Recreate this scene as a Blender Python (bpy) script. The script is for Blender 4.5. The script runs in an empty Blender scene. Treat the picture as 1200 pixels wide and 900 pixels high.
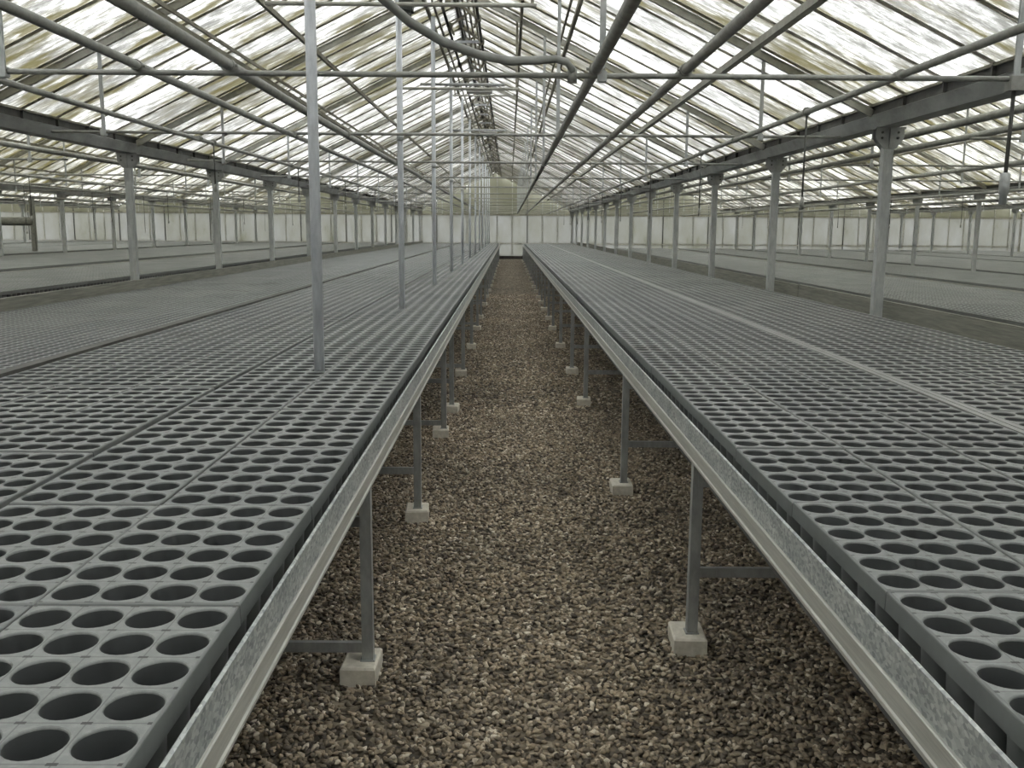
import bpy, math, random
from mathutils import Matrix, Vector
random.seed(7)
D = bpy.data
scene = bpy.context.scene
COL = scene.collection
H = 1.40                      # eye height above the gravel; "c" heights below are relative to the eye

# ---------------------------------------------------------------- camera
F_PX, PITCH, YAW, ROLL = 1100.0, 0.16383, 0.00411, -0.00692
def cam_axes():
    cp, sp, cy, sy, cr, sr = math.cos(PITCH), math.sin(PITCH), math.cos(YAW), math.sin(YAW), math.cos(ROLL), math.sin(ROLL)
    f = Vector((sy*cp, cy*cp, -sp)); r = Vector((cy, -sy, 0)); d = f.cross(r)
    return r*cr + d*sr, r*(-sr) + d*cr, f
RX, DX, FX = cam_axes()
cd = D.cameras.new('camera'); cam = D.objects.new('camera', cd); COL.objects.link(cam)
cd.sensor_width = 36; cd.lens = F_PX/1200*36; cd.clip_start = 0.05; cd.clip_end = 300
m = Matrix.Identity(4)
for i in range(3):
    m[i][0] = RX[i]; m[i][1] = -DX[i]; m[i][2] = -FX[i]
m[2][3] = H
cam.matrix_world = m
scene.camera = cam
def project(x, y, z):
    v = Vector((x, y, z-H)); zc = v.dot(FX)
    if zc < 0.05: return None
    return 600+F_PX*v.dot(RX)/zc, 450+F_PX*v.dot(DX)/zc, zc

# ---------------------------------------------------------------- overcast sky, exposure
w = D.worlds.new('overcast_sky'); scene.world = w; w.use_nodes = True
bg = w.node_tree.nodes['Background']
bg.inputs[0].default_value = (0.96, 0.98, 1.0, 1); bg.inputs[1].default_value = 8.2
scene.view_settings.view_transform = 'Standard'; scene.view_settings.look = 'None'
scene.view_settings.gamma = 1; scene.view_settings.exposure = 0.0
scene.view_settings.use_curve_mapping = False
scene.cycles.max_bounces = 10; scene.cycles.diffuse_bounces = 5; scene.cycles.transparent_max_bounces = 12
scene.cycles.transmission_bounces = 8

# ---------------------------------------------------------------- materials
def mat(name):
    mt = D.materials.new(name); mt.use_nodes = True
    nt = mt.node_tree; nt.nodes.clear()
    out = nt.nodes.new('ShaderNodeOutputMaterial')
    return mt, nt, out
def N(nt, t, **kw):
    n = nt.nodes.new(t)
    for k, v in kw.items():
        if k.startswith('i_'):
            key = k[2:]
            n.inputs[int(key) if key.isdigit() else key.replace('_', ' ')].default_value = v
        else: setattr(n, k, v)
    return n
def L(nt, a, b): nt.links.new(a, b)
def ramp(nt, fac, stops):
    r = N(nt, 'ShaderNodeValToRGB')
    e = r.color_ramp.elements
    while len(e) < len(stops): e.new(0.5)
    for el, (p, c) in zip(e, stops): el.position = p; el.color = (c[0], c[1], c[2], 1)
    L(nt, fac, r.inputs[0]); return r.outputs[0]
def mixc(nt, fac, a, b, mode='MIX'):
    n = N(nt, 'ShaderNodeMix', data_type='RGBA', blend_type=mode)
    for s, v in ((n.inputs[0], fac), (n.inputs[6], a), (n.inputs[7], b)):
        if hasattr(v, 'is_output'): L(nt, v, s)
        else: s.default_value = v if not isinstance(v, tuple) else (v[0], v[1], v[2], 1)
    return n.outputs[2]
def mth(nt, op, a, b=None, c=None):
    n = N(nt, 'ShaderNodeMath', operation=op)
    for s, v in zip(n.inputs, (a, b, c)):
        if v is None: continue
        if hasattr(v, 'is_output'): L(nt, v, s)
        else: s.default_value = v
    return n.outputs[0]
def noise(nt, vec, scale, detail=3, rough=0.55):
    n = N(nt, 'ShaderNodeTexNoise', i_Scale=scale, i_Detail=detail, i_Roughness=rough)
    if vec is not None: L(nt, vec, n.inputs['Vector'])
    return n.outputs[0]
def posn(nt, scale=(1, 1, 1)):
    g = N(nt, 'ShaderNodeNewGeometry'); mp = N(nt, 'ShaderNodeMapping'); mp.inputs['Scale'].default_value = scale
    L(nt, g.outputs['Position'], mp.inputs[0]); return mp.outputs[0]

def metal(name, c1, c2, rough=0.5, metallic=0.35, scale=9, stretch=(1, 1, 1), spangle=0, rust=0.0):
    mt, nt, out = mat(name); p = posn(nt, stretch)
    b = N(nt, 'ShaderNodeBsdfPrincipled', i_Roughness=rough, i_Metallic=metallic)
    col = ramp(nt, noise(nt, p, scale, 5, .65), [(.32, c1), (.68, c2)])
    if spangle:
        v = N(nt, 'ShaderNodeTexVoronoi', i_Scale=spangle); L(nt, p, v.inputs['Vector'])
        sep = N(nt, 'ShaderNodeSeparateColor'); L(nt, v.outputs['Color'], sep.inputs[0])
        col = mixc(nt, 1.0, col, ramp(nt, sep.outputs[0], [(0, (.62, .63, .64)), (1, (1.25, 1.25, 1.22))]), 'MULTIPLY')
        L(nt, mth(nt, 'MULTIPLY_ADD', sep.outputs[1], .25, rough-.12), b.inputs['Roughness'])
    if rust:
        rf = ramp(nt, noise(nt, posn(nt, (2.2, 1.1, 2.2)), 2.4, 6, .7), [(.60, (0, 0, 0)), (.74, (rust, rust, rust))])
        col = mixc(nt, rf, col, (.105, .085, .045))
    L(nt, col, b.inputs['Base Color']); L(nt, b.outputs[0], out.inputs[0]); return mt
M_galv = metal('galvanised_spangle', (.30, .32, .325), (.46, .48, .47), .5, .35, 14, (1, .6, 1), 170)
M_alu = metal('aluminium_rail', (.36, .365, .34), (.50, .50, .46), .42, .3, 6, (30, 1.2, 30))
M_post = metal('galvanised_post', (.42, .44, .47), (.58, .60, .63), .55, .3, 40, (1, 1, .25))
M_col = metal('column_steel', (.33, .345, .345), (.47, .485, .48), .6, .25, 25, (1, 1, .3), rust=.5)
M_pipe = metal('grey_pipe', (.215, .218, .20), (.335, .335, .31), .6, .2, 18, rust=.5)
M_raft = metal('rafter_steel', (.30, .298, .262), (.44, .435, .385), .65, .15, 12, rust=.55)
M_bar = metal('glazing_bar_metal', (.27, .255, .21), (.42, .405, .35), .65, .15, 6, rust=.7)
M_purl = metal('purlin_steel', (.19, .18, .14), (.32, .305, .245), .65, .15, 9, rust=.9)
M_gut = metal('gutter_steel', (.24, .245, .235), (.42, .43, .42), .55, .3, 5, (1, .5, 1), 0, rust=.5)
M_dark = metal('dark_steel', (.055, .055, .05), (.10, .10, .092), .7, .1, 12)
M_leg = metal('leg_steel', (.24, .25, .245), (.38, .39, .375), .5, .35, 22, (1, 1, .4))

def plastic_tray():
    mt, nt, out = mat('tray_plastic')
    b = N(nt, 'ShaderNodeBsdfPrincipled', i_Roughness=.42); b.inputs['Specular IOR Level'].default_value = .5
    uv = N(nt, 'ShaderNodeUVMap'); sp = N(nt, 'ShaderNodeSeparateXYZ'); L(nt, uv.outputs[0], sp.inputs[0])
    def edge(s):
        f = mth(nt, 'FRACT', mth(nt, 'ADD', s, 1000.5)); return mth(nt, 'ABSOLUTE', mth(nt, 'SUBTRACT', f, .5))
    eu, ev = edge(sp.outputs[0]), edge(sp.outputs[1])
    line = mth(nt, 'LESS_THAN', mth(nt, 'MINIMUM', eu, ev), .013)
    slot = mth(nt, 'MULTIPLY', mth(nt, 'LESS_THAN', eu, .085), mth(nt, 'LESS_THAN', ev, .034))
    g = N(nt, 'ShaderNodeNewGeometry')
    dust = noise(nt, g.outputs['Position'], 3.1, 6, .65)
    fine = noise(nt, g.outputs['Position'], 60, 4, .7)
    col = mixc(nt, dust, (.105, .113, .114), (.158, .166, .165))
    col = mixc(nt, ramp(nt, fine, [(.45, (0, 0, 0)), (.8, (.5, .5, .5))]), col, (.26, .265, .255))
    soil = ramp(nt, noise(nt, g.outputs['Position'], 1.7, 7, .72), [(.60, (0, 0, 0)), (.68, (.75, .75, .75))])
    col = mixc(nt, soil, col, (.045, .044, .042))
    oi = N(nt, 'ShaderNodeObjectInfo')
    col = mixc(nt, 1.0, col, ramp(nt, oi.outputs['Random'], [(0, (.86, .87, .88)), (1, (1.14, 1.14, 1.12))]), 'MULTIPLY')
    col = mixc(nt, mth(nt, 'MULTIPLY', line, .55), col, (.03, .032, .032))
    col = mixc(nt, slot, col, (.012, .012, .012))
    L(nt, col, b.inputs['Base Color']); L(nt, b.outputs[0], out.inputs[0]); return mt
M_tray = plastic_tray()
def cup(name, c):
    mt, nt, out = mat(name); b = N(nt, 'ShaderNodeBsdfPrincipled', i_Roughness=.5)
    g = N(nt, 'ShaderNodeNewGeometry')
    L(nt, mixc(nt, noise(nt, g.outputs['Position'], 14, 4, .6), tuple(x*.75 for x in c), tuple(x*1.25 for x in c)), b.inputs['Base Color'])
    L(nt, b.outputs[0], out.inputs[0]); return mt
M_cup_shade = cup('tray_cup_shade', (.045, .049, .050)); M_skirt = cup('tray_lip_plastic', (.135, .143, .139))  # cup insides: shade of the cells put into a darker plastic colour

def simple(name, c1, c2, scale, rough=.8, stretch=(1, 1, 1), bump=0):
    mt, nt, out = mat(name); p = posn(nt, stretch)
    b = N(nt, 'ShaderNodeBsdfPrincipled', i_Roughness=rough)
    n = noise(nt, p, scale, 6, .65)
    L(nt, ramp(nt, n, [(.3, c1), (.7, c2)]), b.inputs['Base Color'])
    if bump:
        bp = N(nt, 'ShaderNodeBump', i_Strength=.5, i_Distance=bump); L(nt, n, bp.inputs['Height']); L(nt, bp.outputs[0], b.inputs['Normal'])
    L(nt, b.outputs[0], out.inputs[0]); return mt
M_block = simple('concrete_block', (.48, .45, .375), (.68, .64, .55), 40, .9, bump=.002)
M_board = simple('weathered_board', (.13, .132, .115), (.26, .258, .22), 5, .85, (3, .6, 12), .003)
M_bed = simple('bench_bed', (.05, .05, .05), (.09, .09, .085), 20)
M_box = simple('dark_box', (.03, .035, .03), (.07, .075, .068), 30, .7)
M_hose = simple('grey_hose', (.21, .215, .205), (.29, .295, .28), 12, .55)
M_base = simple('dark_plinth', (.02, .016, .013), (.05, .045, .04), 6)
M_pale = simple('pale_panel', (.60, .60, .58), (.75, .75, .74), 8, .6)
M_rim = simple('tray_joint_strip', (.17, .175, .17), (.26, .265, .255), 9, .5)

def gravel_floor():
    mt, nt, out = mat('gravel_ground'); p = posn(nt)
    b = N(nt, 'ShaderNodeBsdfPrincipled', i_Roughness=.9)
    v = N(nt, 'ShaderNodeTexVoronoi', i_Scale=34); L(nt, p, v.inputs['Vector'])
    sep = N(nt, 'ShaderNodeSeparateColor'); L(nt, v.outputs['Color'], sep.inputs[0])
    c = ramp(nt, sep.outputs[0], [(0, (.04, .033, .025)), (.4, (.11, .092, .07)), (.75, (.24, .205, .155)), (1, (.40, .355, .285))])
    big = ramp(nt, noise(nt, p, .9, 5, .6), [(.3, (.62, .59, .55)), (.7, (1.05, 1.0, .9))])
    c = mixc(nt, 1.0, c, big, 'MULTIPLY')
    bp = N(nt, 'ShaderNodeBump', i_Strength=1.0, i_Distance=.02); bp.invert = True
    L(nt, v.outputs['Distance'], bp.inputs['Height']); L(nt, bp.outputs[0], b.inputs['Normal'])
    L(nt, c, b.inputs['Base Color']); L(nt, b.outputs[0], out.inputs[0]); return mt
M_ground = gravel_floor()
def pebble_mat():
    mt, nt, out = mat('pebble'); b = N(nt, 'ShaderNodeBsdfPrincipled', i_Roughness=.7)
    oi = N(nt, 'ShaderNodeObjectInfo'); g = N(nt, 'ShaderNodeNewGeometry')
    c = ramp(nt, oi.outputs['Random'], [(0, (.07, .058, .046)), (.25, (.15, .128, .10)), (.5, (.235, .195, .145)), (.75, (.345, .29, .215)), (.92, (.47, .42, .345)), (1, (.70, .66, .58))])
    n = noise(nt, g.outputs['Position'], 120, 3, .6)
    c = mixc(nt, 1.0, c, ramp(nt, n, [(.3, (.75, .75, .75)), (.7, (1.15, 1.15, 1.15))]), 'MULTIPLY')
    c = mixc(nt, 1.0, c, ramp(nt, noise(nt, g.outputs['Position'], 1.1, 4, .6), [(.35, (.72, .69, .64)), (.65, (1.14, 1.08, .98))]), 'MULTIPLY')
    L(nt, c, b.inputs['Base Color']); L(nt, b.outputs[0], out.inputs[0]); return mt
M_peb = pebble_mat()

PITCH_P = 0.6                 # glazing bar spacing
BAR0 = 7.254                  # a rafter stands here, and every 3 m
def glass(name, tint, algae_amt, through):
    mt, nt, out = mat(name); g = N(nt, 'ShaderNodeNewGeometry')
    sp = N(nt, 'ShaderNodeSeparateXYZ'); L(nt, g.outputs['Position'], sp.inputs[0])
    ph = mth(nt, 'DIVIDE', mth(nt, 'SUBTRACT', sp.outputs[1], BAR0-300), PITCH_P)
    fr = mth(nt, 'FRACT', ph)                                   # 0..1 across one pane
    cell = mth(nt, 'FLOOR', ph)
    wn = N(nt, 'ShaderNodeTexWhiteNoise', noise_dimensions='1D'); L(nt, cell, wn.inputs['W'])
    stre = noise(nt, posn(nt, (.9, 5, .9)), 1.5, 6, .66)        # streaks running down the slope
    patch = noise(nt, posn(nt, (.5, .9, .5)), .9, 3, .5)        # panes and zones that are dirtier than others
    spk = noise(nt, posn(nt, (2.2, 7, 2.2)), 2.0, 7, .78)
    side = ramp(nt, fr, [(0, (.55, .55, .55)), (.10, (.25, .25, .25)), (.35, (0, 0, 0)), (.62, (0, 0, 0)), (.90, (.75, .75, .75)), (1, (1, 1, 1))])
    spot = ramp(nt, noise(nt, posn(nt, (1.1, 2.1, 1.1)), 1.25, 4, .6), [(.46, (.05, .05, .05)), (.60, (1, 1, 1))])
    a = mth(nt, 'ADD', stre, mth(nt, 'MULTIPLY', mth(nt, 'MULTIPLY', side, spot), .26*algae_amt))
    a = mth(nt, 'ADD', a, mth(nt, 'MULTIPLY', mth(nt, 'SUBTRACT', wn.outputs[0], .5), .10))
    a = mth(nt, 'ADD', a, mth(nt, 'MULTIPLY', mth(nt, 'SUBTRACT', patch, .5), .45))
    af = ramp(nt, a, [(.52, (0, 0, 0)), (.58, (.35, .35, .35)), (.70, (.94, .94, .94))])
    gr = mth(nt, 'ADD', spk, mth(nt, 'MULTIPLY', mth(nt, 'SUBTRACT', patch, .5), .5))
    col = mixc(nt, ramp(nt, gr, [(.42, (0, 0, 0)), (.50, (.68, .68, .68)), (.62, (.95, .95, .95))]), tint, (.112, .109, .097))
    col = mixc(nt, af, col, (.078, .066, .017))
    tr = N(nt, 'ShaderNodeBsdfTranslucent'); L(nt, col, tr.inputs[0])
    df = N(nt, 'ShaderNodeBsdfDiffuse'); L(nt, col, df.inputs[0])
    m1 = N(nt, 'ShaderNodeMixShader', i_0=.12); L(nt, tr.outputs[0], m1.inputs[1]); L(nt, df.outputs[0], m1.inputs[2])
    tp = N(nt, 'ShaderNodeBsdfTransparent'); L(nt, mixc(nt, .5, col, (1, 1, 1)), tp.inputs[0])
    m2 = N(nt, 'ShaderNodeMixShader', i_0=through); L(nt, m1.outputs[0], m2.inputs[1]); L(nt, tp.outputs[0], m2.inputs[2])
    gl = N(nt, 'ShaderNodeBsdfGlossy', i_Roughness=.35)
    fz = N(nt, 'ShaderNodeFresnel', i_IOR=1.2)
    m3 = N(nt, 'ShaderNodeMixShader'); L(nt, fz.outputs[0], m3.inputs[0]); L(nt, m2.outputs[0], m3.inputs[1]); L(nt, gl.outputs[0], m3.inputs[2])
    L(nt, m3.outputs[0], out.inputs[0]); return mt
M_pane = glass('dirty_roof_glass', (.90, .89, .86), 1.25, .12)
M_pane2 = glass('yellowed_roof_glass', (.76, .745, .67), 1.4, .07)
def clear_glass():
    mt, nt, out = mat('clear_glass_face')
    tp = N(nt, 'ShaderNodeBsdfTransparent'); tp.inputs[0].default_value = (.96, .97, .96, 1)
    gl = N(nt, 'ShaderNodeBsdfGlossy', i_Roughness=.1); fz = N(nt, 'ShaderNodeFresnel', i_IOR=1.45)
    m3 = N(nt, 'ShaderNodeMixShader'); L(nt, fz.outputs[0], m3.inputs[0]); L(nt, tp.outputs[0], m3.inputs[1]); L(nt, gl.outputs[0], m3.inputs[2])
    L(nt, m3.outputs[0], out.inputs[0]); return mt
M_clear = clear_glass()
def wallpanel(name, c1, c2, alg):
    mt, nt, out = mat(name)
    col = ramp(nt, noise(nt, posn(nt, (1.2, 1, .5)), 1.1, 6, .65), [(.35, c1), (.6, c2), (.8, alg)])
    tr = N(nt, 'ShaderNodeBsdfTranslucent'); L(nt, col, tr.inputs[0])
    df = N(nt, 'ShaderNodeBsdfDiffuse'); L(nt, col, df.inputs[0])
    m1 = N(nt, 'ShaderNodeMixShader', i_0=.45); L(nt, tr.outputs[0], m1.inputs[1]); L(nt, df.outputs[0], m1.inputs[2])
    L(nt, m1.outputs[0], out.inputs[0]); return mt
M_wall = wallpanel('whitewashed_panel', (.36, .362, .352), (.31, .312, .285), (.19, .195, .135))
M_gable = wallpanel('algae_gable_glass', (.26, .258, .215), (.225, .224, .175), (.15, .155, .095))

# ---------------------------------------------------------------- mesh helpers
class MB:
    def __init__(s): s.v = []; s.f = []; s.m = []; s.sm = []; s.uv = None
    def face(s, idx, mi=0, smooth=False): s.f.append(idx); s.m.append(mi); s.sm.append(smooth)
    def box(s, x0, x1, y0, y1, z0, z1, mi=0):
        b = len(s.v)
        s.v += [(x0, y0, z0), (x1, y0, z0), (x1, y1, z0), (x0, y1, z0), (x0, y0, z1), (x1, y0, z1), (x1, y1, z1), (x0, y1, z1)]
        for q in ((0, 3, 2, 1), (4, 5, 6, 7), (0, 1, 5, 4), (1, 2, 6, 5), (2, 3, 7, 6), (3, 0, 4, 7)): s.face([b+i for i in q], mi)
        return s
    def prism(s, prof, y0, y1, mi=0):           # closed (x,z) profile, counter-clockwise seen from -y, run along y
        b = len(s.v); n = len(prof)
        s.v += [(x, y0, z) for x, z in prof] + [(x, y1, z) for x, z in prof]
        s.face([b+i for i in range(n)], mi); s.face([b+n+i for i in reversed(range(n))], mi)
        for i in range(n): j = (i+1) % n; s.face([b+j, b+i, b+n+i, b+n+j], mi)
        return s
    def tube(s, pts, r, n=10, mi=0, flat=False):
        pts = [Vector(p) for p in pts]; rs = r if isinstance(r, list) else [r]*len(pts)
        b = len(s.v)
        for i, p in enumerate(pts):
            t = (pts[min(i+1, len(pts)-1)]-pts[max(i-1, 0)]).normalized()
            up = Vector((0, 0, 1)) if abs(t.z) < .9 else Vector((0, 1, 0))
            a = t.cross(up).normalized(); c = t.cross(a)
            for k in range(n):
                q = 2*math.pi*(k+.5)/n; s.v.append(tuple(p+(a*math.cos(q)+c*math.sin(q))*rs[i]))
        for i in range(len(pts)-1):
            for k in range(n):
                k2 = (k+1) % n; s.face([b+i*n+k, b+(i+1)*n+k, b+(i+1)*n+k2, b+i*n+k2], mi, not flat)
        s.face([b+k for k in range(n)], mi); s.face([b+(len(pts)-1)*n+k for k in reversed(range(n))], mi)
        return s
    def bar(s, p0, p1, wy, h, mi=0):             # rectangular bar between points in an xz plane; wy along y, h across
        p0 = Vector(p0); p1 = Vector(p1); t = (p1-p0).normalized(); y = Vector((0, 1, 0)); nrm = t.cross(y).normalized()
        b = len(s.v)
        for p in (p0, p1):
            for a, c in ((-1, -1), (1, -1), (1, 1), (-1, 1)): s.v.append(tuple(p+y*(a*wy/2)+nrm*(c*h/2)))
        for q in ((0, 1, 2, 3), (7, 6, 5, 4), (0, 4, 5, 1), (1, 5, 6, 2), (2, 6, 7, 3), (3, 7, 4, 0)): s.face([b+i for i in q], mi)
        return s
    def mesh(s, name, mats):
        me = D.meshes.new(name); me.from_pydata(s.v, [], s.f)
        for x in (mats if isinstance(mats, (list, tuple)) else [mats]): me.materials.append(x)
        me.polygons.foreach_set('material_index', s.m); me.polygons.foreach_set('use_smooth', s.sm)
        if s.uv:
            ul = me.uv_layers.new(name='UVMap'); px, py = s.uv
            vs = me.vertices
            for lp in me.loops:
                c = vs[lp.vertex_index].co; ul.data[lp.index].uv = (c.x/px, c.y/py)
        me.update(); return me
    def obj(s, name, mats, parent=None): return put(name, s.mesh(name, mats), parent)
def put(name, me, parent=None, loc=None):
    o = D.objects.new(name, me); COL.objects.link(o)
    if parent: o.parent = parent
    if loc: o.location = loc
    return o
def tag(o, label=None, cat=None, group=None, kind=None):
    if label: o['label'] = label
    if cat: o['category'] = cat
    if group: o['group'] = group
    if kind: o['kind'] = kind
    return o
def empty(name, loc=(0, 0, 0)):
    o = D.objects.new(name, None); COL.objects.link(o); o.location = loc; o.empty_display_size = .1; return o
def instancer(name, pts, src_obj):                # one object of kind "stuff": points that carry a shared mesh
    me = D.meshes.new(name); me.from_pydata(pts, [], []); o = put(name, me)
    ng = D.node_groups.new(name, 'GeometryNodeTree')
    ng.interface.new_socket('Geometry', in_out='INPUT', socket_type='NodeSocketGeometry')
    ng.interface.new_socket('Geometry', in_out='OUTPUT', socket_type='NodeSocketGeometry')
    gi, go = ng.nodes.new('NodeGroupInput'), ng.nodes.new('NodeGroupOutput')
    ip = ng.nodes.new('GeometryNodeInstanceOnPoints'); oi = ng.nodes.new('GeometryNodeObjectInfo')
    oi.inputs['Object'].default_value = src_obj
    ng.links.new(gi.outputs[0], ip.inputs['Points']); ng.links.new(oi.outputs['Geometry'], ip.inputs['Instance'])
    ng.links.new(ip.outputs[0], go.inputs[0])
    md = o.modifiers.new('rows', 'NODES'); md.node_group = ng
    return o

# ---------------------------------------------------------------- layout
BAY = 6.88; G0 = -4.06; SL = .488
GUT = [G0+BAY*k for k in range(-3, 5)]            # gutter lines
Y0, Y1 = -4.746, 43.5                             # front and back wall
FR = [BAR0+3*k for k in range(-4, 13)]            # rafter frames
def glass_z(x):                                   # height of the glass over any x
    k = math.floor((x-G0)/BAY); xl = G0+BAY*k; mid = xl+BAY/2
    return H+.93+SL*(BAY/2-.1-abs(x-mid))
CEN = 3                                           # index of the bay the aisle runs in
TH = math.atan(SL)

# ---------------------------------------------------------------- floor
XA, XB = GUT[0], GUT[-1]
fl = MB().box(XA-.1, XB+.1, Y0-.1, Y1+.1, -.3, .024).obj('floor', M_ground); tag(fl, 'brown gravel ground of the greenhouse', kind='structure')

# ---------------------------------------------------------------- roof
ceiling = empty('ceiling', (0, 0, H)); tag(ceiling, 'multi-span greenhouse roof of dirty whitewashed glass', kind='structure')
def cput(name, me, loc=(0, 0, 0), rot=None, parent=None):
    o = put(name, me, parent or ceiling)
    o.location = (loc[0], loc[1], loc[2]-(H if parent is None else 0))
    if rot: o.rotation_euler = rot
    return o
SLEN = (BAY/2-.1)/math.cos(TH)
pane_mb = MB().box(-SLEN/2-.012, SLEN/2+.012, -PITCH_P/2+.012, PITCH_P/2-.012, 0, .004); pane_mb.m = [1, 0, 0, 0, 0, 0]
pane_me = pane_mb.mesh('roof_pane', [M_clear, M_pane]); pane_me2 = pane_mb.mesh('roof_pane', [M_clear, M_pane2])
bar_me = MB()
bar_me.box(-SLEN/2-.01, SLEN/2, -.004, .004, -.017, -.003); bar_me.box(-SLEN/2-.01, SLEN/2, -.013, .013, -.005, .0)
bar_me = bar_me.mesh('glazing_bar', M_bar)
raft_me = MB()
raft_me.box(-SLEN/2-.03, SLEN/2+.02, -.017, .017, -.088, -.032); raft_me.box(-SLEN/2-.03, SLEN/2+.02, -.025, .025, -.040, -.032)
raft_me = raft_me.mesh('rafter', M_raft)
NP = int(round((Y1-Y0)/PITCH_P))
ys = [BAR0-300+PITCH_P*i for i in range(600)]
ypane = [y+PITCH_P/2 for y in ys if Y0 < y+PITCH_P/2 < Y1]
ybar = [y for y in ys if Y0-.05 < y < Y1+.05]
slopes = []
for b in range(7):
    for sd in (-1, 1):
        mid = GUT[b]+BAY/2; xc = mid+sd*(BAY/2-.1)/2+sd*.05*0; zc = H+.93+SL*(BAY/2-.1)/2
        slopes.append((b, sd, mid+sd*(BAY/2-.1)/2, zc))
cand = []
for b, sd, xc, zc in slopes:
    for y in ypane:
        vis = 0
        for t in (-.45, 0, .45):
            p = project(xc+t*(BAY/2-.1), y, zc-sd*t*SL*(BAY/2-.1))
            if p and -60 < p[0] < 1260 and -60 < p[1] < 330: vis = max(vis, 1/p[2]**2*(3 if b == CEN else 1 if sd*(b-CEN) > 0 else .2))
        cand.append((vis, b, sd, xc, zc, y))
cand.sort(key=lambda c: -c[0])
single = set()
for c in cand[:296]:
    o = cput('roof_pane', pane_me if c[1] == CEN else pane_me2, (c[3], c[5], c[4]), (0, c[2]*TH, 0))
    single.add((c[1], c[2], round(c[5], 3)))
def joined(name, template, places, mats, parent):
    """far pieces joined in one part: template mesh copied with its placement"""
    tv = [v.co.copy() for v in template.vertices]; tf = [list(p.vertices) for p in template.polygons]
    vs, fs = [], []
    for x, y, z, ry in places:
        M = Matrix.Translation((x, y, z-H)) @ Matrix.Rotation(ry, 4, 'Y'); b0 = len(vs)
        vs += [tuple(M @ v) for v in tv]; fs += [[b0+i for i in f] for f in tf]
    me = D.meshes.new(name); me.from_pydata(vs, [], fs)
    for q in mats: me.materials.append(q)
    me.polygons.foreach_set('material_index', [p.material_index for p in template.polygons]*len(places))
    o = put(name, me, parent); o['kind'] = 'stuff'; return o
joined('distant_roof_panes', pane_me, [(c[3], c[5], c[4], c[2]*TH) for c in cand[296:] if c[1] == CEN], [M_clear, M_pane], ceiling)
joined('distant_roof_panes', pane_me2, [(c[3], c[5], c[4], c[2]*TH) for c in cand[296:] if c[1] != CEN], [M_clear, M_pane2], ceiling)
bc = []
for b, sd, xc, zc in slopes:
    for y in ybar:
        p = project(xc, y, zc); vis = 0
        if p and -300 < p[0] < 1500 and -250 < p[1] < 330: vis = 1/p[2]**2*(3 if b == CEN else 1)
        bc.append((vis, b, sd, xc, zc, y))
bc.sort(key=lambda c: -c[0])
for c in bc[:296]: cput('glazing_bar', bar_me, (c[3], c[5], c[4]), (0, c[2]*TH, 0))
joined('distant_glazing_bars', bar_me, [(c[3], c[5], c[4], c[2]*TH) for c in bc[296:]], [M_bar], ceiling)
for b, sd, xc, zc in slopes:
    if not 1 <= b <= 5: continue
    for y in FR:
        if b != CEN and y < 4: continue
        cput('rafter', raft_me, (xc, y, zc), (0, sd*TH, 0))

# gutters with eave bars
gut_me = MB()
gut_me.prism([(-.07, .765), (.07, .765), (.112, .855), (.10, .862), (.060, .79), (-.060, .79), (-.10, .862), (-.112, .855)], Y0, Y1)
gut_me = gut_me.mesh('gutter', M_gut)
eave_me = MB().box(-.104, -.090, Y0, Y1, .84, .932).box(.090, .104, Y0, Y1, .84, .932).mesh('eave_plate', M_dark)  # shadow of the recessed eave band put into the plate's dark colour
eb_me = MB().box(-.126, -.096, Y0, Y1, .915, .932).box(.096, .126, Y0, Y1, .915, .932).mesh('eave_bar', M_purl)
hook_me = MB().box(-.012, .012, -.008, .008, -.035, .03).mesh('gutter_bracket', M_dark)
for x in GUT:
    g = cput('gutter', gut_me, (x, 0, H)); p = cput('eave_plate', eave_me, (0, 0, 0), None, g); q = cput('eave_bar', eb_me, (0, 0, 0), None, g)
    if x in (GUT[3], GUT[4]):
        s = .118 if x < 0 else -.118
        for y in ybar:
            if 4 < y < 30: cput('gutter_bracket', hook_me, (s, y, .890), None, g)

# purlins: run lengthwise under the rafters; x is the distance from the ridge
def purlin(b, dx, w_, h_, mtl, drop=.115, name='purlin'):
    x = GUT[b]+BAY/2+dx; z = glass_z(x)-drop
    return cput(name, MB().box(-w_/2, w_/2, Y0+.02, Y1-.02, -h_/2, h_/2).mesh(name, mtl), (x, 0, z))
for dx in (-1.92, -1.37, -.27, .73, 1.20): 
    purlin(CEN, dx, .030, .045, M_purl)
purlin(CEN, -1.84, .018, .03, M_purl); purlin(CEN, 1.13, .018, .03, M_purl); purlin(CEN, -.20, .02, .03, M_purl)
purlin(CEN, 2.35, .052, .05, M_raft, .13)
for b in (1, 2, 4, 5):
    for dx in (-2.6, -1.8, -.9, .9, 1.8, 2.6): purlin(b, dx, .028, .04, M_purl, .12)
# ridge: beam, cap and vent gear
for b in range(1, 6):
    x = GUT[b]+BAY/2; zr = glass_z(x)
    cput('ridge_beam', MB().box(-.015, .015, Y0, Y1, -.07, .0).box(-.035, .035, Y0, Y1, -.012, .004).mesh('ridge_beam', M_dark), (x, 0, zr))
    cput('ridge_cap', MB().prism([(-.06, -.005), (0, .02), (.06, -.005), (.06, .005), (0, .035), (-.06, .005)][::-1], Y0, Y1).mesh('ridge_cap', M_gut), (x, 0, zr+.012))
xr = GUT[CEN]+BAY/2; zr = glass_z(xr)
cput('vent_shaft', MB().tube([(0, Y0+.1, 0), (0, Y1-.1, 0)], .017, 8).mesh('vent_shaft', M_dark), (xr+.27, 0, zr-.30))
cput('vent_shaft', MB().tube([(0, Y0+.1, 0), (0, Y1-.1, 0)], .017, 8).mesh('vent_shaft', M_dark), (xr-.10, 0, zr-.25))
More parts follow.
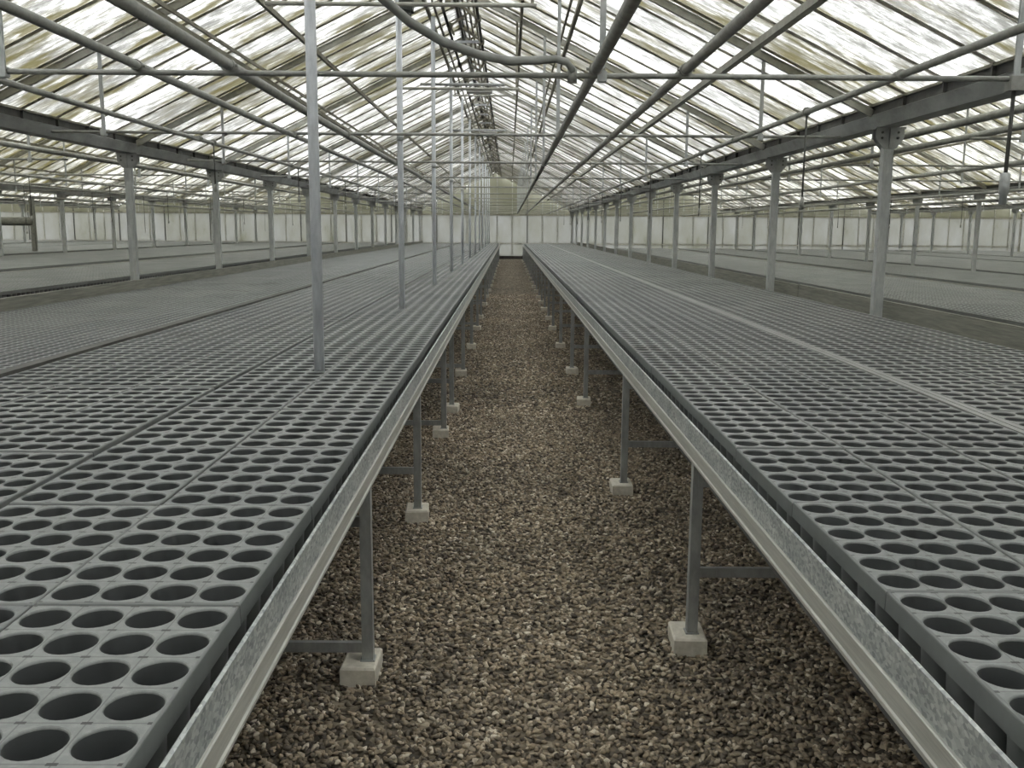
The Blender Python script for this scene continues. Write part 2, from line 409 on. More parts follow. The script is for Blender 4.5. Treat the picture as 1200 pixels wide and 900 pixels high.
for dx in (.16, .10, .22):
    cput('vent_rail', MB().box(-.01, .01, Y0+.05, Y1-.05, -.018, .018).mesh('vent_rail', M_purl), (xr+dx, 0, zr-.14-abs(dx-.1)*.4))
rack_me = MB().bar((0, 0, 0), (.23, 0, .16), .02, .025).bar((0, 0, 0), (.05, 0, -.10), .02, .025).box(-.03, .03, -.035, .035, -.03, .03).mesh('vent_rack', M_purl)
for i in range(32):
    y = 1.0+1.3*i
    if y > Y1-1: break
    cput('vent_rack', rack_me, (xr+.02*((i*7) % 5)-.10, y, zr-.25)); 
    o = cput('vent_rack', rack_me, (xr+.27, y+.65, zr-.30)); o.rotation_euler = (0, 0, math.pi)
sh_me = MB().box(-.012, .012, -.30, .30, -.14, -.02).mesh('vent_flap', M_pale)
for y in (9.3, 12.4, 18.5, 20.0, 21.6): cput('vent_bracket', MB().box(-.17, .17, -.02, .02, -.03, .0).mesh('vent_bracket', M_post), (xr+.10, y, zr-.22))
# collars between the purlins
for y, z, xa, xb in ((7.254, 1.62, -1.80, .19), (10.254, 1.45, -1.2, .1), (16.254, 2.19, -.95, .16), (22.254, 2.19, -.95, .16), (28.254, 2.19, -.95, .16), (34.254, 2.19, -.95, .16)):
    o = cput('collar_rod', MB().tube([(xa, 0, 0), (xb, 0, 0)], .016, 8).mesh('collar_rod', M_raft), (0, y, H+z))
    for x in (xa+.03, xb-.03):
        zt = glass_z(x)-.09-(H+z)
        if zt > .1: cput('hanger', MB().box(x-.012, x+.012, -.006, .006, -.02, zt).mesh('hanger', M_purl), (0, 0, 0), None, o)
for y in (13.254, 19.254):
    cput('collar_rod', MB().tube([(-.60, 0, 0), (.55, 0, 0)], .02, 8).mesh('collar_rod', M_col), (xr, y, H+1.93))
    cput('ridge_panel', MB().box(-.14, .25, -.12, .12, 0, .03).mesh('ridge_panel', M_pale), (xr+.1, y+1.5, H+2.03))  # pale panel added for the bright bits below the ridge, no known part

# tie rods with hangers
ROD = .695
def tie(b, y, xl, xr_, hangers, z=ROD, r=.0115):
    mid = GUT[b]+BAY/2
    o = cput('tie_rod', MB().tube([(mid+xl, 0, 0), (mid+xr_, 0, 0)], r, 8).mesh('tie_rod', M_pipe), (0, y, H+z))
    for hx in hangers:
        x = mid+hx; zt = glass_z(x)-.10-(H+z)
        cput('hanger', MB().box(x-.013, x+.013, -.006, .006, -.03, zt).box(x-.02, x+.02, -.02, .02, -.025, .02).mesh('hanger', M_col), (0, 0, 0), None, o)
    return o
tie(CEN, FR[3], -1.58, 2.85, (-1.585, 2.83, 1.02), .66, .0125)
for y in FR[4:]: tie(CEN, y, -2.81, 3.1, (-2.42, 2.5, .98))
for b in (2, 4):
    for y in FR[4:]: tie(b, y, -2.8, 2.8, (-2.4, 0, 2.4))
for b in (1, 5):
    for y in FR[6:]: tie(b, y, -2.8, 2.8, (-2.4, 2.4))
# strap hangers beside the aisle pipe
for y in FR[3:12]:
    zt = glass_z(.58)-.14
    cput('strap_hanger', MB().bar((.30, 0, H+ROD), (.50, 0, zt), .03, .012).bar((.42, .05, H+ROD), (.62, .05, zt), .03, .012).mesh('strap_hanger', M_col), (0, y-.06, H))

# ---------------------------------------------------------------- walls
def panel_wall(name, label, y, thick):
    w_ = empty(name, (0, y, 0)); tag(w_, label, kind='structure'); W = .69; n = 0
    x = XA
    zS, zB = H-.66, H+.62
    while x < XB-.01:
        x2 = min(x+W, XB)
        def pn(nm, z0a, z0b, z1a, z1b, m_, g=.012):
            b_ = MB(); pts = [(x+g, z0a), (x2-g, z0b), (x2-g, z1b), (x+g, z1a)]
            b_.prism(pts, -thick/2, thick/2); return b_.obj(nm, m_, w_)
        pn('lower_panel', .16, .16, zS-.02, zS-.02, M_wall)
        pn('wall_panel', zS+.02, zS+.02, zB-.015, zB-.015, M_wall)
        a, c = glass_z(x+.013), glass_z(x2-.013); pk = None
        for gx in GUT:
            mid = gx+BAY/2
        if min(a, c) > zB+.05: pn('gable_pane', zB+.02, zB+.02, a+.035, c+.035, M_gable)
        MB().box(x-.018, x+.018, -.03, .03, .0, max(glass_z(x+.001)-.05, zB)).obj('mullion', M_dark if n % 3 == 1 else M_raft, w_)
        x += W; n += 1
    MB().box(XB-.05, XB+.06, -.04, .04, 0, H+1.0).obj('corner_post', M_raft, w_); MB().box(XA-.06, XA+.05, -.04, .04, 0, H+1.0).obj('corner_post', M_raft, w_)
    MB().box(XA, XB, -.045, .045, zS-.03, zS+.02).obj('sill_rail', M_raft, w_)
    MB().box(XA, XB, -.04, .04, zB-.02, zB+.03).obj('transom_rail', M_purl, w_)
    MB().box(XA, XB, -.05, .05, 0, .17).obj('plinth', M_base, w_)
    return w_
panel_wall('wall_back', 'end wall of whitewashed panels under an algae-tinted glass gable', Y1+.06, .012)
wf = MB().box(XA, XB, -.01, .01, 0, H+2.6).obj('wall_front', M_wall); wf.location = (0, Y0-.06, 0); tag(wf, 'whitewashed end wall behind the camera position', kind='structure')
for nm, x in (('wall_left', XA-.03), ('wall_right', XB+.03)):
    o = MB().box(-.01, .01, Y0, Y1+.12, 0, H+.97).obj(nm, M_wall); o.location = (x, 0, 0); tag(o, 'long whitewashed side wall of the greenhouse', kind='structure')

# ---------------------------------------------------------------- trays
def make_tray(name, nc, nr, px, py, r, mx, my, depth=.118, seg=24, lip=.036):
    t = MB(); w_, l_ = nc*px, nr*py; x0, y0 = -w_/2, -l_/2
    HW, HL = w_/2+mx, l_/2+my
    for i in range(nc):
        for j in range(nr):
            cx, cy = x0+(i+.5)*px, y0+(j+.5)*py
            ex0 = px/2+(mx-.004 if i == 0 else 0); ex1 = px/2+(mx-.004 if i == nc-1 else 0)
            ey0 = py/2+(my-.004 if j == 0 else 0); ey1 = py/2+(my-.004 if j == nr-1 else 0)
            b = len(t.v); rings = []
            sq = []
            for k in range(seg):
                a = 2*math.pi*k/seg; c, s = math.cos(a), math.sin(a); mm = max(abs(c), abs(s)); c, s = c/mm, s/mm
                sq.append((cx+(c*ex1 if c > 0 else c*ex0), cy+(s*ey1 if s > 0 else s*ey0), 0))
            prof = [(r+.0022, 0), (r+.0005, -.0012), (r, -.004), (r*.90, -depth*.55), (r*.80, -depth)]
            rings.append(sq)
            for rr, z in prof: rings.append([(cx+rr*math.cos(2*math.pi*k/seg), cy+rr*math.sin(2*math.pi*k/seg), z) for k in range(seg)])
            for q in rings: t.v += q
            for ri in range(len(rings)-1):
                for k in range(seg):
                    k2 = (k+1) % seg
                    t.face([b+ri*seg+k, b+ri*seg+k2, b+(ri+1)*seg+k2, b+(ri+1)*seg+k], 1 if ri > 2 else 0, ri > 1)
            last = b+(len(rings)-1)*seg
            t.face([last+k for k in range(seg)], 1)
            if i in (0, nc-1) or j in (0, nr-1):      # outside of the cup, seen under the lip
                n2 = 12; b2 = len(t.v)
                for rr, z in ((r+.003, -.006), (r*.80+.003, -depth-.002)):
                    t.v += [(cx+rr*math.cos(2*math.pi*(k+.5)/n2), cy+rr*math.sin(2*math.pi*(k+.5)/n2), z) for k in range(n2)]
                for k in range(n2): k2 = (k+1) % n2; t.face([b2+k, b2+n2+k, b2+n2+k2, b2+k2], 2, True)
    # bevelled edge and skirt
    b = len(t.v)
    for hw, hl, z in ((HW-.004, HL-.004, 0), (HW-.001, HL-.001, -.0015), (HW, HL, -.004), (HW+.001, HL+.001, -lip), (HW-.002, HL-.002, -lip), (HW-.003, HL-.003, -.006)):
        t.v += [(-hw, -hl, z), (hw, -hl, z), (hw, hl, z), (-hw, hl, z)]
    for ri in range(5):
        for k in range(4): k2 = (k+1) % 4; t.face([b+ri*4+k, b+(ri+1)*4+k, b+(ri+1)*4+k2, b+ri*4+k2], 2)
    t.uv = (px, py)
    # shift uv so that cell borders fall on integers
    me = t.mesh(name, [M_tray, M_cup_shade, M_skirt]); ul = me.uv_layers['UVMap'].data
    for u in ul: u.uv = (u.uv[0]+nc/2, u.uv[1]+nr/2)
    return me, 2*HW+.004, 2*HL+.004
TR = {'A': make_tray('plug_tray', 4, 6, .0772, .0905, .0368, .0045, .0055),
      'B': make_tray('plug_tray', 4, 6, .0858, .0948, .0388, .0025, .0055),
      'C': make_tray('plug_tray', 5, 9, .0605, .0578, .0262, .0040, .0050, seg=16)}
TOP = H-.634
zt_l, zt_r = H-.632, H-.80
cols_ = []                                        # (type, x of the near edge, direction, number, top height, seam y, bench key, min y)
tr_list = []
def tray_run(tp, xedge, dirn, count, ztop, seam, key, ymin=.3, ymax=41.8, gap=0, sx=1.0):
    me, w_, l_ = TR[tp]; w_ = w_*sx
    for c in range(count):
        x = xedge+dirn*(c+.5)*w_
        k0 = math.ceil((ymin-seam)/l_)
        y = seam+l_*(k0+.5)
        while y < ymax:
            tr_list.append((x, y, ztop, tp, key, sx, c)); y += l_
    return xedge+dirn*count*w_
XL = tray_run('B', -.451, -1, 2, TOP, 2.097, 'post')
XL = tray_run('A', XL-.022, -1, 3, TOP, 2.05, 'post'); xdiv = XL-.012
XL = tray_run('C', XL-.085, -1, 5, TOP-.004, 2.2, 'wide', ymin=2.5); x_board_l = XL-.012
XR = tray_run('A', .674, 1, 3, TOP, 2.147, 'free'); xstrip = XR+.006
XR = tray_run('B', XR+.066, 1, 3, TOP, 2.147, 'free', sx=1.035); x_end_r = XR
tray_run('A', -4.90, -1, 6, zt_l, 2.0, 'far', ymin=7)
tray_run('A', -7.42, -1, 10, zt_l, 2.3, 'far', ymin=11)
tray_run('C', -11.3, -1, 10, zt_l, 2.3, 'far', ymin=18)
tray_run('C', -14.7, -1, 9, zt_l, 2.3, 'far', ymin=24)
tray_run('C', -18.2, -1, 12, zt_l, 2.3, 'far', ymin=30)
tray_run('A', 4.62, 1, 7, zt_r, 2.2, 'far', ymin=6.5)
tray_run('A', 7.45, 1, 7, zt_r, 2.2, 'far', ymin=10)
tray_run('A', 10.1, 1, 12, zt_r, 2.2, 'far', ymin=16)
tray_run('A', 14.3, 1, 7, zt_r, 2.2, 'far', ymin=22)
tray_run('C', 17.0, 1, 14, zt_r, 2.2, 'far', ymin=27)
ORD = ['first', 'second', 'third', 'fourth', 'fifth']
LAB = {('post', 'B'): 'grey 24-cell plug tray, bench of thin posts, %s row from the aisle rail',
       ('post', 'A'): 'grey 24-cell plug tray, bench of thin posts, %s row beyond the lengthwise joint',
       ('wide', 'C'): 'fine-celled grey plug tray, bench of thin posts, %s row beyond the dark divider bar',
       ('free', 'A'): 'grey 24-cell plug tray, bench without posts, %s row from the aisle rail',
       ('free', 'B'): 'grey 24-cell plug tray, bench without posts, %s row beyond the pale joint strip'}
def score(t):
    if t[4] == 'far': return -1
    p = project(t[0], t[1], t[2])
    if not p: return -2
    inside = -130 < p[0] < 1330 and -100 < p[1] < 1010
    return (1 if inside else 0)+1/(p[2]**3)
tr_list.sort(key=lambda t: -score(t))
rest = {'A': [], 'B': [], 'C': []}
for i, (x, y, z, tp, key, sx, c) in enumerate(tr_list):
    if i < 298 and key != 'far':
        o = put('plug_tray', TR[tp][0])
        o.location = (x+random.uniform(-.0008, .0008), y+random.uniform(-.001, .001), z+random.uniform(-.002, .002)); o.rotation_euler = (0, 0, random.uniform(-.0012, .0012)); o.scale = (sx, 1, 1)
        lb = LAB[(key, tp)] % ORD[c]; tag(o, lb, 'seed tray', lb.split(', ', 1)[1]+' of trays')
    else: rest[tp].append((x, y, z))
for tp, lbl in (('A', 'far rows of grey 24-cell plug trays receding along the benches'), ('B', 'far rows of wider grey plug trays receding along the benches'), ('C', 'far fields of fine-celled grey plug trays on the benches')):
    so = D.objects.new('plug_tray_source', TR[tp][0])
    o = instancer('plug_tray_rows', rest[tp], so); tag(o, lbl, 'seed trays', kind='stuff')

# ---------------------------------------------------------------- benches
BY0, BY1 = -4.0, 41.9
ZR1, ZR2, ZR3 = H-.626, H-.687, H-.743            # rail top, joint, bottom
BEDZ = TOP-.1215
def rail_parts(b, x, s):
    """aisle rail: galvanised upstand over a ribbed aluminium strip; s=+1 bench lies to +x"""
    o = MB()
    o.prism([(x, ZR2+.001), (x, ZR1), (x+s*.004, ZR1+.002), (x+s*.007, ZR1), (x+s*.007, ZR2-.03), (x+s*.003, ZR2-.03)][::s], BY0, BY1); o.obj('rail_upstand', M_galv, b)
    o = MB(); q = x-s*.006
    o.prism([(q+s*.002, ZR3), (q, ZR3+.004), (q, ZR3+.010), (q+s*.003, ZR3+.013), (q+s*.003, ZR2-.012), (q, ZR2-.009), (q, ZR2-.002), (q+s*.002, ZR2), (q+s*.0055, ZR2), (q+s*.0055, ZR3+.004), (q+s*.045, ZR3+.004), (q+s*.045, ZR3)][::s], BY0, BY1); o.obj('rail_strip', M_alu, b)
def bench(name, label, xa, xb, legs, xleg, s, bars, cap=None):
    b = empty(name, (0, 0, 0)); tag(b, label, 'bench')
    MB().box(min(xa, xb), max(xa, xb), BY0, BY1, BEDZ-.012, BEDZ).obj('bed', M_bed, b)
    lg = MB().box(-.017, .017, -.017, .017, .085, ZR3+.002).box(-.022, .022, -.022, .022, .083, .088).mesh('leg', M_leg)
    xo = xb-s*.25
    bm = MB().box(0, s*abs(xo-xleg), .010, .028, -.016, .016).mesh('brace', M_leg)
    cm = MB().box(min(xleg, xo), max(xleg, xo), -.02, .02, BEDZ-.06, BEDZ-.012).mesh('cross_beam', M_leg)
    for y, bz in legs:
        o = put('leg', lg, b, (xleg, y, 0)); put('cross_beam', cm, b, (0, y, 0))
        for z in bz: put('brace', bm, b, (xleg, y, z))
        put('leg', lg, b, (xo, y, 0))
    return b
LL = [2.73, 4.33, 6.14, 7.0, 8.8, 10.82, 12.84, 14.5, 17.0, 19.0, 20.9, 22.6, 24.6, 26.5, 28.3, 30.3, 32.8, 35.2, 37.9, 40.3]
RL = [2.94, 4.81, 7.32, 8.96, 10.96, 12.9, 14.4, 16.0, 17.5, 18.9, 20.75, 22.4, 24.2, 26.2, 28.2, 30.3, 32.4, 34.6, 37.0, 39.4, 41.2]
bl = bench('growing_bench', 'long galvanised growing bench of plug trays pierced by a row of thin posts', -.408, x_board_l+.02, [(y, ((.115, .52) if i % 2 == 0 else (.26,))) for i, y in enumerate(LL)], -.4274, -1, None)
rail_parts(bl, -.40, -1)
br = bench('growing_bench', 'long galvanised growing bench of plug trays without posts, ending at steel columns', .608, x_end_r, [(y, (.285,)) for i, y in enumerate(RL)], .613, 1, None)
rail_parts(br, .60, 1)
# divider bar, joint strips and edge board
MB().box(xdiv-.058, xdiv, BY0, BY1, BEDZ, TOP+.012).obj('divider_bar', M_dark, bl)
MB().box(xstrip, xstrip+.026, BY0, BY1, BEDZ, TOP+.001).obj('joint_strip', M_rim, br)
MB().box(xstrip+.031, xstrip+.056, BY0, BY1, BEDZ, TOP+.001).obj('joint_strip', M_rim, br)
def board_row(parent, x0, x1, z0, z1, y0=.5):
    y = y0; k = 0
    while y < BY1:
        ln = 4.1+((k*37) % 5)*.21; e = min(y+ln, BY1)
        MB().box(x0+(k % 3)*.003, x1, y, e-.006, z0, z1-(k % 2)*.004).obj('side_board', M_board, parent); y = e; k += 1
board_row(bl, x_board_l-.035, x_board_l, BEDZ, H-.543, -3.9)
MB().box(x_end_r+.002, x_end_r+.012, BY0, BY1, BEDZ-.04, TOP-.03).obj('edge_rail', M_alu, br)
def far_bench(label, xa, xb, ztop, ymin, board=None, rails=True):
    b = empty('growing_bench', (0, 0, 0)); tag(b, label, 'bench'); bz = ztop-.1215
    MB().box(min(xa, xb), max(xa, xb), ymin, BY1, bz-.012, bz).obj('bed', M_bed, b)
    for x in (xa, xb):
        MB().box(x-.006, x+.006, ymin, BY1, bz-.05, ztop-(.04 if x == xa else .02)).obj('edge_rail', M_alu, b)
    lg = MB().box(-.017, .017, -.017, .017, 0, bz-.012).mesh('leg', M_leg)
    y = ymin+.5
    while y < BY1:
        for x in (min(xa, xb)+.12, max(xa, xb)-.12): put('leg', lg, b, (x, y, 0))
        y += 2.6
    if board: board_row(b, board[0], board[1], bz, board[2], ymin)
    return b
far_bench('plug tray bench just beyond the wooden board, past the first column row', -4.96, -6.88, zt_l, -3.5)
far_bench('wide bench of fine-celled trays beyond the second aisle, past the wooden board', -7.40, -10.62, zt_l, 10.5)
far_bench('tray bench beyond the second column row past the wooden board', -11.28, -14.45, zt_l, 17)
far_bench('tray bench between the third aisle and the distant column row past the board', -14.66, -17.6, zt_l, 23)
far_bench('outermost tray bench on the side of the wooden board', -18.15, -22.1, zt_l, 29)
far_bench('outermost tray bench on the side of the slim far columns', 16.95, 21.5, zt_r, 26)
far_bench('lower tray bench behind the grey boarding that runs past the nearest thick column', 3.03, 6.92, zt_r, -3.9, (2.966, 3.0, H-.543))
far_bench('lower tray bench between the second aisle and the slim far columns', 7.43, 9.75, zt_r, 9.5)
far_bench('tray bench behind the slim far columns', 10.08, 14.0, zt_r, 15)
far_bench('tray bench before the distant column row, beyond the slim far columns', 14.28, 16.6, zt_r, 21)

# concrete blocks under the legs
blk_l, blk_r = MB(), MB()
def block_mesh(w_, l_, h_):
    b = MB(); e = .006
    for z, i in ((-.02, 0), (h_-e, 0), (h_, e)):
        b.v += [(-w_/2+i, -l_/2+i, z), (w_/2-i, -l_/2+i, z), (w_/2-i, l_/2-i, z), (-w_/2+i, l_/2-i, z)]
    for r_ in range(2):
        for k in range(4): k2 = (k+1) % 4; b.face([r_*4+k, r_*4+k2, (r_+1)*4+k2, (r_+1)*4+k])
    b.face([8, 9, 10, 11]); b.face([3, 2, 1, 0]); return b.mesh('concrete_block', M_block)
bk = block_mesh(.108, .15, .084)
for lst, x, dx, lb, gp in ((LL, -.4274, -.012, 'pale concrete block under a leg of the bench with thin posts', 'blocks under the post bench'), (RL, .613, -.004, 'pale concrete block under a leg of the bench without posts', 'blocks under the bench without posts')):
    for y in lst:
        o = put('concrete_block', bk); o.location = (x+dx+random.uniform(-.012, .012), y+.005+random.uniform(-.01, .01), 0); o.rotation_euler = (0, 0, random.uniform(-.08, .08)); tag(o, lb, 'block', gp)
for i in (0, 1, 3): pass

# ---------------------------------------------------------------- columns and posts
def column_meshes(zb, zt):
    sh = MB().box(-.033, .033, -.028, .028, zb, zt).box(-.037, -.031, -.033, .033, zb, zt).box(.031, .037, -.033, .033, zb, zt)
    cp = MB()
    for y0, y1 in ((-.036, -.030), (.030, .036)):
        cp.prism([(-.048, zt-.02), (.048, zt-.02), (.105, zt+.06), (.105, zt+.14), (-.105, zt+.14), (-.105, zt+.06)], y0, y1)
    cp.box(-.11, .11, -.05, .05, zt+.125, zt+.137); cp.box(-.006, .006, -.05, -.036, zt-.01, zt+.125)
    bo = MB()
    for x in (-.06, .06):
        for z in (.06, .10):
            bo.tube([(x, -.045, zt+z), (x, -.035, zt+z)], .009, 6)
    return sh.mesh('shaft', M_col), cp.mesh('capital', M_gut), bo.mesh('bolts', M_dark)
cm = column_meshes(0, H+.63)
def column(x, y, label, group, bolts=True):
    o = empty('support_column', (x, y, 0)); tag(o, label, 'column', group)
    put('shaft', cm[0], o); put('capital', cm[1], o)
    if bolts: put('bolts', cm[2], o)
for k in range(13): column(2.845, BAR0+3*k, 'grey steel column with gusset head at the edge of the bench without posts', 'columns beside the bench without posts', k < 4)
for k in range(13): column(-4.06, BAR0+3*k, 'grey steel column with gusset head behind the wooden board', 'columns behind the wooden board', k < 4)
for k in range(9): column(-10.94, 17.5+2.95*k, 'slim far column with gusset head beyond the wooden board and second aisle', 'far columns beyond the wooden board', False)
for k in range(9): column(9.70, 16.72+2.98*k, 'slim far column between the lower tray benches', 'far columns between the lower benches', False)
for k in range(6): column(-17.82, 26.0+3*k, 'distant column near the whitewashed wall, past the wide fine-celled bench', 'distant columns past the wide bench', False)
for k in range(6): column(16.58, 25.2+3*k, 'distant column past the last lower tray bench', 'distant columns past the last lower bench', False)
XP = -.451-.3522-.0025-.0429-.002
pz = glass_z(XP)-.16
pm = MB().tube([(0, 0, 0), (0, 0, pz)], .0235, 12).mesh('thin_post', M_post)
pf = MB().tube([(0, 0, ROD+H-.03), (0, 0, ROD+H+.03)], .028, 10).mesh('collar', M_col)
l_B = TR['B'][2]
for k in range(12):
    y = 4.163+3.30*k
    n = math.floor((y-2.097)/l_B); rel = (y-2.097-n*l_B-.002-.0055)/.0948
    y = 2.097+n*l_B+.0075+(math.floor(rel)+.5)*.0948
    o = empty('thin_post', (XP, y, 0)); tag(o, 'thin galvanised post rising through the trays to the roof', 'post', 'thin posts through the tray bench')
    put('tube', pm, o)
    if k: put('collar', pf, o)

# ---------------------------------------------------------------- pipes
def pipe(label, x, z, r, y0=.3, y1=42.5, clamps=True, wob=0, m_=None, name='heating_pipe'):
    o = empty(name, (x, 0, 0)); tag(o, label, 'pipe')
    pts = []; n = 15
    for i in range(n): pts.append((wob*math.sin(i*1.9), y0+(y1-y0)*i/(n-1), H+z+.5*wob*math.cos(i*1.3)))
    MB().tube(pts, r, 12).obj('tube', m_ or M_pipe, o)
    if clamps:
        c = MB().box(-r-.008, r+.008, -.02, .02, -r-.008, r+.008).tube([(-r-.02, 0, -r*.2), (r+.02, 0, -r*.2)], .007, 6).mesh('clamp', M_pipe)
        c2 = MB().tube([(0, -.022, 0), (0, .022, 0)], r+.006, 12).tube([(-r-.016, 0, 0), (r+.016, 0, 0)], .007, 6).mesh('clamp', M_pipe)
        for y in FR[3:]: put('clamp', c2, o, (0, y, H+z))
    return o
PZ = ROD-.012
pipe('slim grey pipe along the glass side of the thin posts, outer of two', -1.62, PZ+.005, .019, wob=.012)
pipe('thick grey pipe along the glass side of the thin posts, inner of two', -1.225, PZ+.01, .0245, wob=.01)
pipe('dark thick pipe hung by straps above the bare gravel aisle', .372, PZ+.005, .0245)
pipe('grey pipe above the bench without posts, next to the strapped pipe', .765, PZ+.005, .022)
pipe('thin grey pipe on rod hangers nearest the columns of the bench without posts', 1.70, PZ-.01, .0165, wob=.012)
pipe('thin grey pipe on rod hangers nearest the wooden board', -2.33, PZ-.03, .0155, wob=.012)
pipe('pair pipe under the lower glass beyond the nearest column, upper', 3.35, .80, .03, 3.5, 42, False)
pipe('pair pipe under the lower glass beyond the nearest column, lower', 3.62, .74, .026, 3.5, 42, False)
pipe('long pipe under the glass above the lower bench by the second aisle', 5.2, .70, .026, 3.5, 42, False)
pipe('long pipe at mid span above the lower bench beyond the columns', 7.6, .62, .022, 3.5, 42, False)
pipe('long pipe close to the far slim columns on their aisle side', 9.2, .60, .03, 3.5, 42, False)
pipe('pipe under the glass just beyond the board columns', -4.65, .74, .026, 6, 42, False)
pipe('long pipe at mid span beyond the board columns', -6.5, .66, .022, 6, 42, False)
pipe('long pipe over the second aisle beyond the board', -8.1, .66, .02, 6, 42, False)
pipe('dark pipe close before the far column row past the board', -10.5, .62, .028, 6, 42, False)
# bent pipe that drops from the roof to the first tie rod
pp = [(-.66, 3.45, 1.02), (-.60, 3.55, .95), (-.50, 3.66, .86), (-.39, 3.80, .785), (-.27, 3.92, .735), (-.13, 4.05, .708), (0, 4.14, .70), (.12, 4.19, .712), (.195, 4.21, .722), (.245, 4.225, .712), (.268, 4.24, .685), (.27, 4.254, .665)]
o = empty('bent_pipe', (0, 0, 0)); tag(o, 'bent grey pipe sagging across the aisle from the roof to the tie rod', 'pipe')
MB().tube([(x, y, H+z) for x, y, z in pp], [.0185]*8+[.016]*4, 12).obj('tube', M_hose, o)
MB().tube([(.27, 4.254, H+.69), (.27, 4.254, H+.63)], .022, 10).obj('coupling', M_pipe, o)
# box beside the second post, droppers, hanging unit
o = MB().box(-.05, .05, -.06, .06, -.12, .10).box(-.035, .035, -.05, .05, -.14, -.12).box(-.02, .02, -.02, .02, .10, .34).obj('motor_box', M_box); o.location = (-.78, 7.40, H+1.72); tag(o, 'dark box hanging from the purlin beside a thin post', 'box')
def dropper(x, y, ztop, length, tip, label, group):
    o = empty('dropper', (x, y, H+ztop)); tag(o, label, 'dropper', group)
    MB().tube([(0, 0, 0), (0, 0, -length)], .0055, 6).obj('rod', M_dark, o)
    MB().tube([(0, -.008, .0), (0, .008, .0)], .026, 10).obj('clip', M_pipe, o)
    MB().tube([(0, 0, -length+.02), (0, 0, -length-.02), (0, 0, -length-tip)], [.008, .014, .009], 8).obj('nozzle', M_pipe, o)
for i in range(9): dropper(1.70, 5.55+3.0*i, PZ-.01, .50, .05, 'dark dropper hanging from the pipe nearest the columns', 'droppers by the columns')
for i in range(8): dropper(-2.33, 7.6+3.0*i, PZ-.03, .34, .04, 'dark dropper hanging from the pipe nearest the wooden board', 'droppers by the board')
for i in range(8): dropper(7.6, 13+3.0*i, .62, .5, .05, 'dark dropper hanging over the lower tray benches', 'droppers over the lower benches')
for i in range(8): dropper(-6.5, 13+2.6*i, .66, .55, .05, 'dark dropper hanging over the bench just beyond the board', 'droppers beyond the board')
for i in range(7): dropper(-8.1, 16+2.6*i, .66, .75, .05, 'dark dropper hanging over the far fine-celled bench', 'droppers over the fine-celled bench')
o = empty('hanging_unit', (2.205, 4.254, H+.64)); tag(o, 'grey cylindrical unit on a dark rod hanging from the end of the tie rod', 'hanging unit')
MB().tube([(0, 0, .02), (-.005, 0, -.40)], .0085, 8).obj('rod', M_dark, o)
MB().tube([(-.005, 0, -.38), (-.005, 0, -.385), (-.006, 0, -.47), (-.006, 0, -.475), (-.007, 0, -.52)], [.012, .0225, .0225, .017, .016], 12).obj('housing', M_col, o)
MB().box(-.03, .03, -.03, .03, -.03, .03).obj('bracket', M_pipe, o)

o = empty('beam_frame', (-12.6, 24, 0)); tag(o, 'brown horizontal beam on posts standing far off beyond the wooden board', 'frame')
MB().tube([(-1.9, 0, H+.10), (.62, 0, H+.10)], .105, 10).obj('beam', M_board, o)
for x in (-1.0, .62): MB().box(x-.05, x+.05, -.05, .05, 0, H+.70).obj('post', M_board, o)

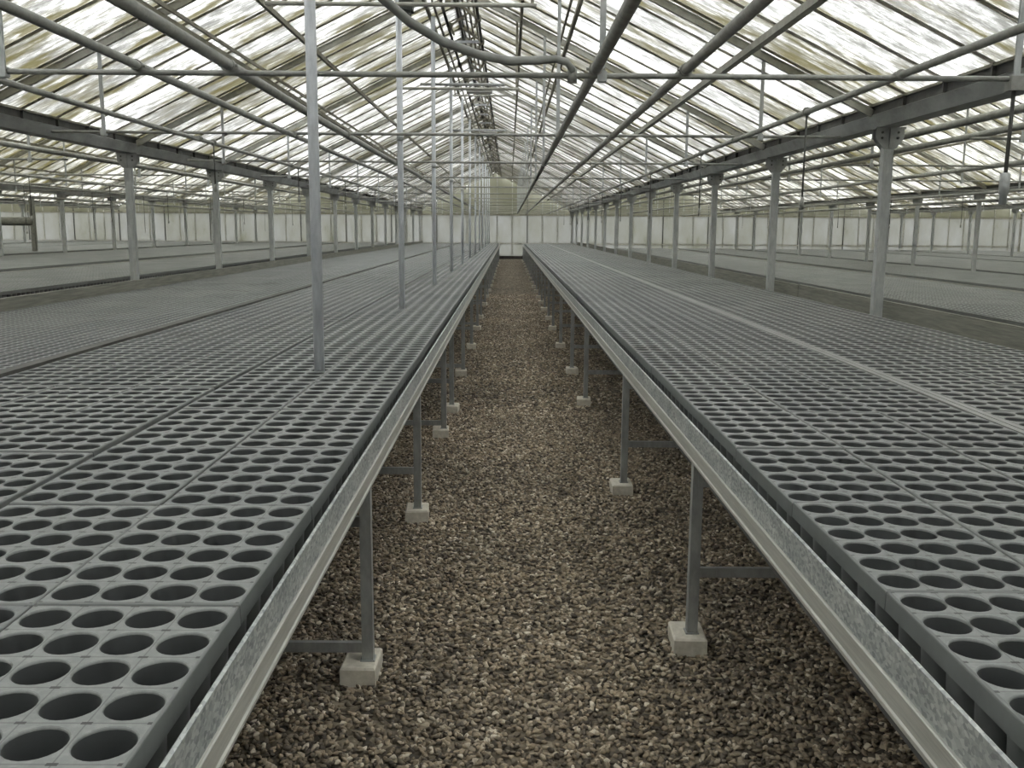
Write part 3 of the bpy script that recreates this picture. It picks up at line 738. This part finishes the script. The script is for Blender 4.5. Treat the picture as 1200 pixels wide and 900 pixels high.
# ---------------------------------------------------------------- gravel: loose pebbles that nobody could count
def pebbles(name, label, x0, x1, y0, y1, density, size, seed, sub=2):
    me = D.meshes.new(name); me.from_pydata([(x0, y0, .028), (x1, y0, .028), (x1, y1, .028), (x0, y1, .028)], [], [(0, 1, 2, 3)])
    o = put(name, me); tag(o, label, 'gravel', kind='stuff')
    ng = D.node_groups.new(name, 'GeometryNodeTree')
    ng.interface.new_socket('Geometry', in_out='INPUT', socket_type='NodeSocketGeometry')
    ng.interface.new_socket('Geometry', in_out='OUTPUT', socket_type='NodeSocketGeometry')
    nd, lk = ng.nodes, ng.links
    gi, go = nd.new('NodeGroupInput'), nd.new('NodeGroupOutput')
    ds = nd.new('GeometryNodeDistributePointsOnFaces'); ds.inputs['Density'].default_value = density; ds.inputs['Seed'].default_value = seed
    ic = nd.new('GeometryNodeMeshIcoSphere'); ic.inputs['Radius'].default_value = .5; ic.inputs['Subdivisions'].default_value = sub
    sp = nd.new('GeometryNodeSetPosition'); nz = nd.new('ShaderNodeTexNoise'); nz.inputs['Scale'].default_value = 1.4; nz.inputs['Detail'].default_value = 0
    vm = nd.new('ShaderNodeVectorMath'); vm.operation = 'SUBTRACT'; vm.inputs[1].default_value = (.5, .5, .5)
    vs = nd.new('ShaderNodeVectorMath'); vs.operation = 'SCALE'; vs.inputs['Scale'].default_value = .7
    lk.new(nz.outputs['Color'], vm.inputs[0]); lk.new(vm.outputs[0], vs.inputs[0]); lk.new(ic.outputs['Mesh'], sp.inputs['Geometry']); lk.new(vs.outputs[0], sp.inputs['Offset'])
    sm = nd.new('GeometryNodeSetMaterial'); sm.inputs['Material'].default_value = M_peb; lk.new(sp.outputs[0], sm.inputs[0])
    ss = nd.new('GeometryNodeSetShadeSmooth'); lk.new(sm.outputs[0], ss.inputs[0])
    ip = nd.new('GeometryNodeInstanceOnPoints'); lk.new(gi.outputs[0], ds.inputs['Mesh']); lk.new(ds.outputs['Points'], ip.inputs['Points']); lk.new(ss.outputs[0], ip.inputs['Instance'])
    rr = nd.new('FunctionNodeRandomValue'); rr.data_type = 'FLOAT_VECTOR'; rr.inputs[0].default_value = (-.5, -.5, 0); rr.inputs[1].default_value = (.5, .5, 6.283)
    rs = nd.new('FunctionNodeRandomValue'); rs.data_type = 'FLOAT_VECTOR'; rs.inputs[0].default_value = (size*.75, size*.5, size*.45); rs.inputs[1].default_value = (size*1.65, size*1.1, size*.95); rs.inputs['Seed'].default_value = 5
    lk.new(rr.outputs[0], ip.inputs['Rotation']); lk.new(rs.outputs[0], ip.inputs['Scale'])
    lk.new(ip.outputs[0], go.inputs[0])
    md = o.modifiers.new('pebbles', 'NODES'); md.node_group = ng
    return o
pebbles('gravel', 'loose brown and grey gravel covering the near aisle', -2.0, 2.2, .9, 7.0, 4100, .0172, 3)
pebbles('gravel', 'loose brown gravel along the receding aisle', -1.3, 1.6, 7.0, 20.0, 1500, .022, 9, 1)
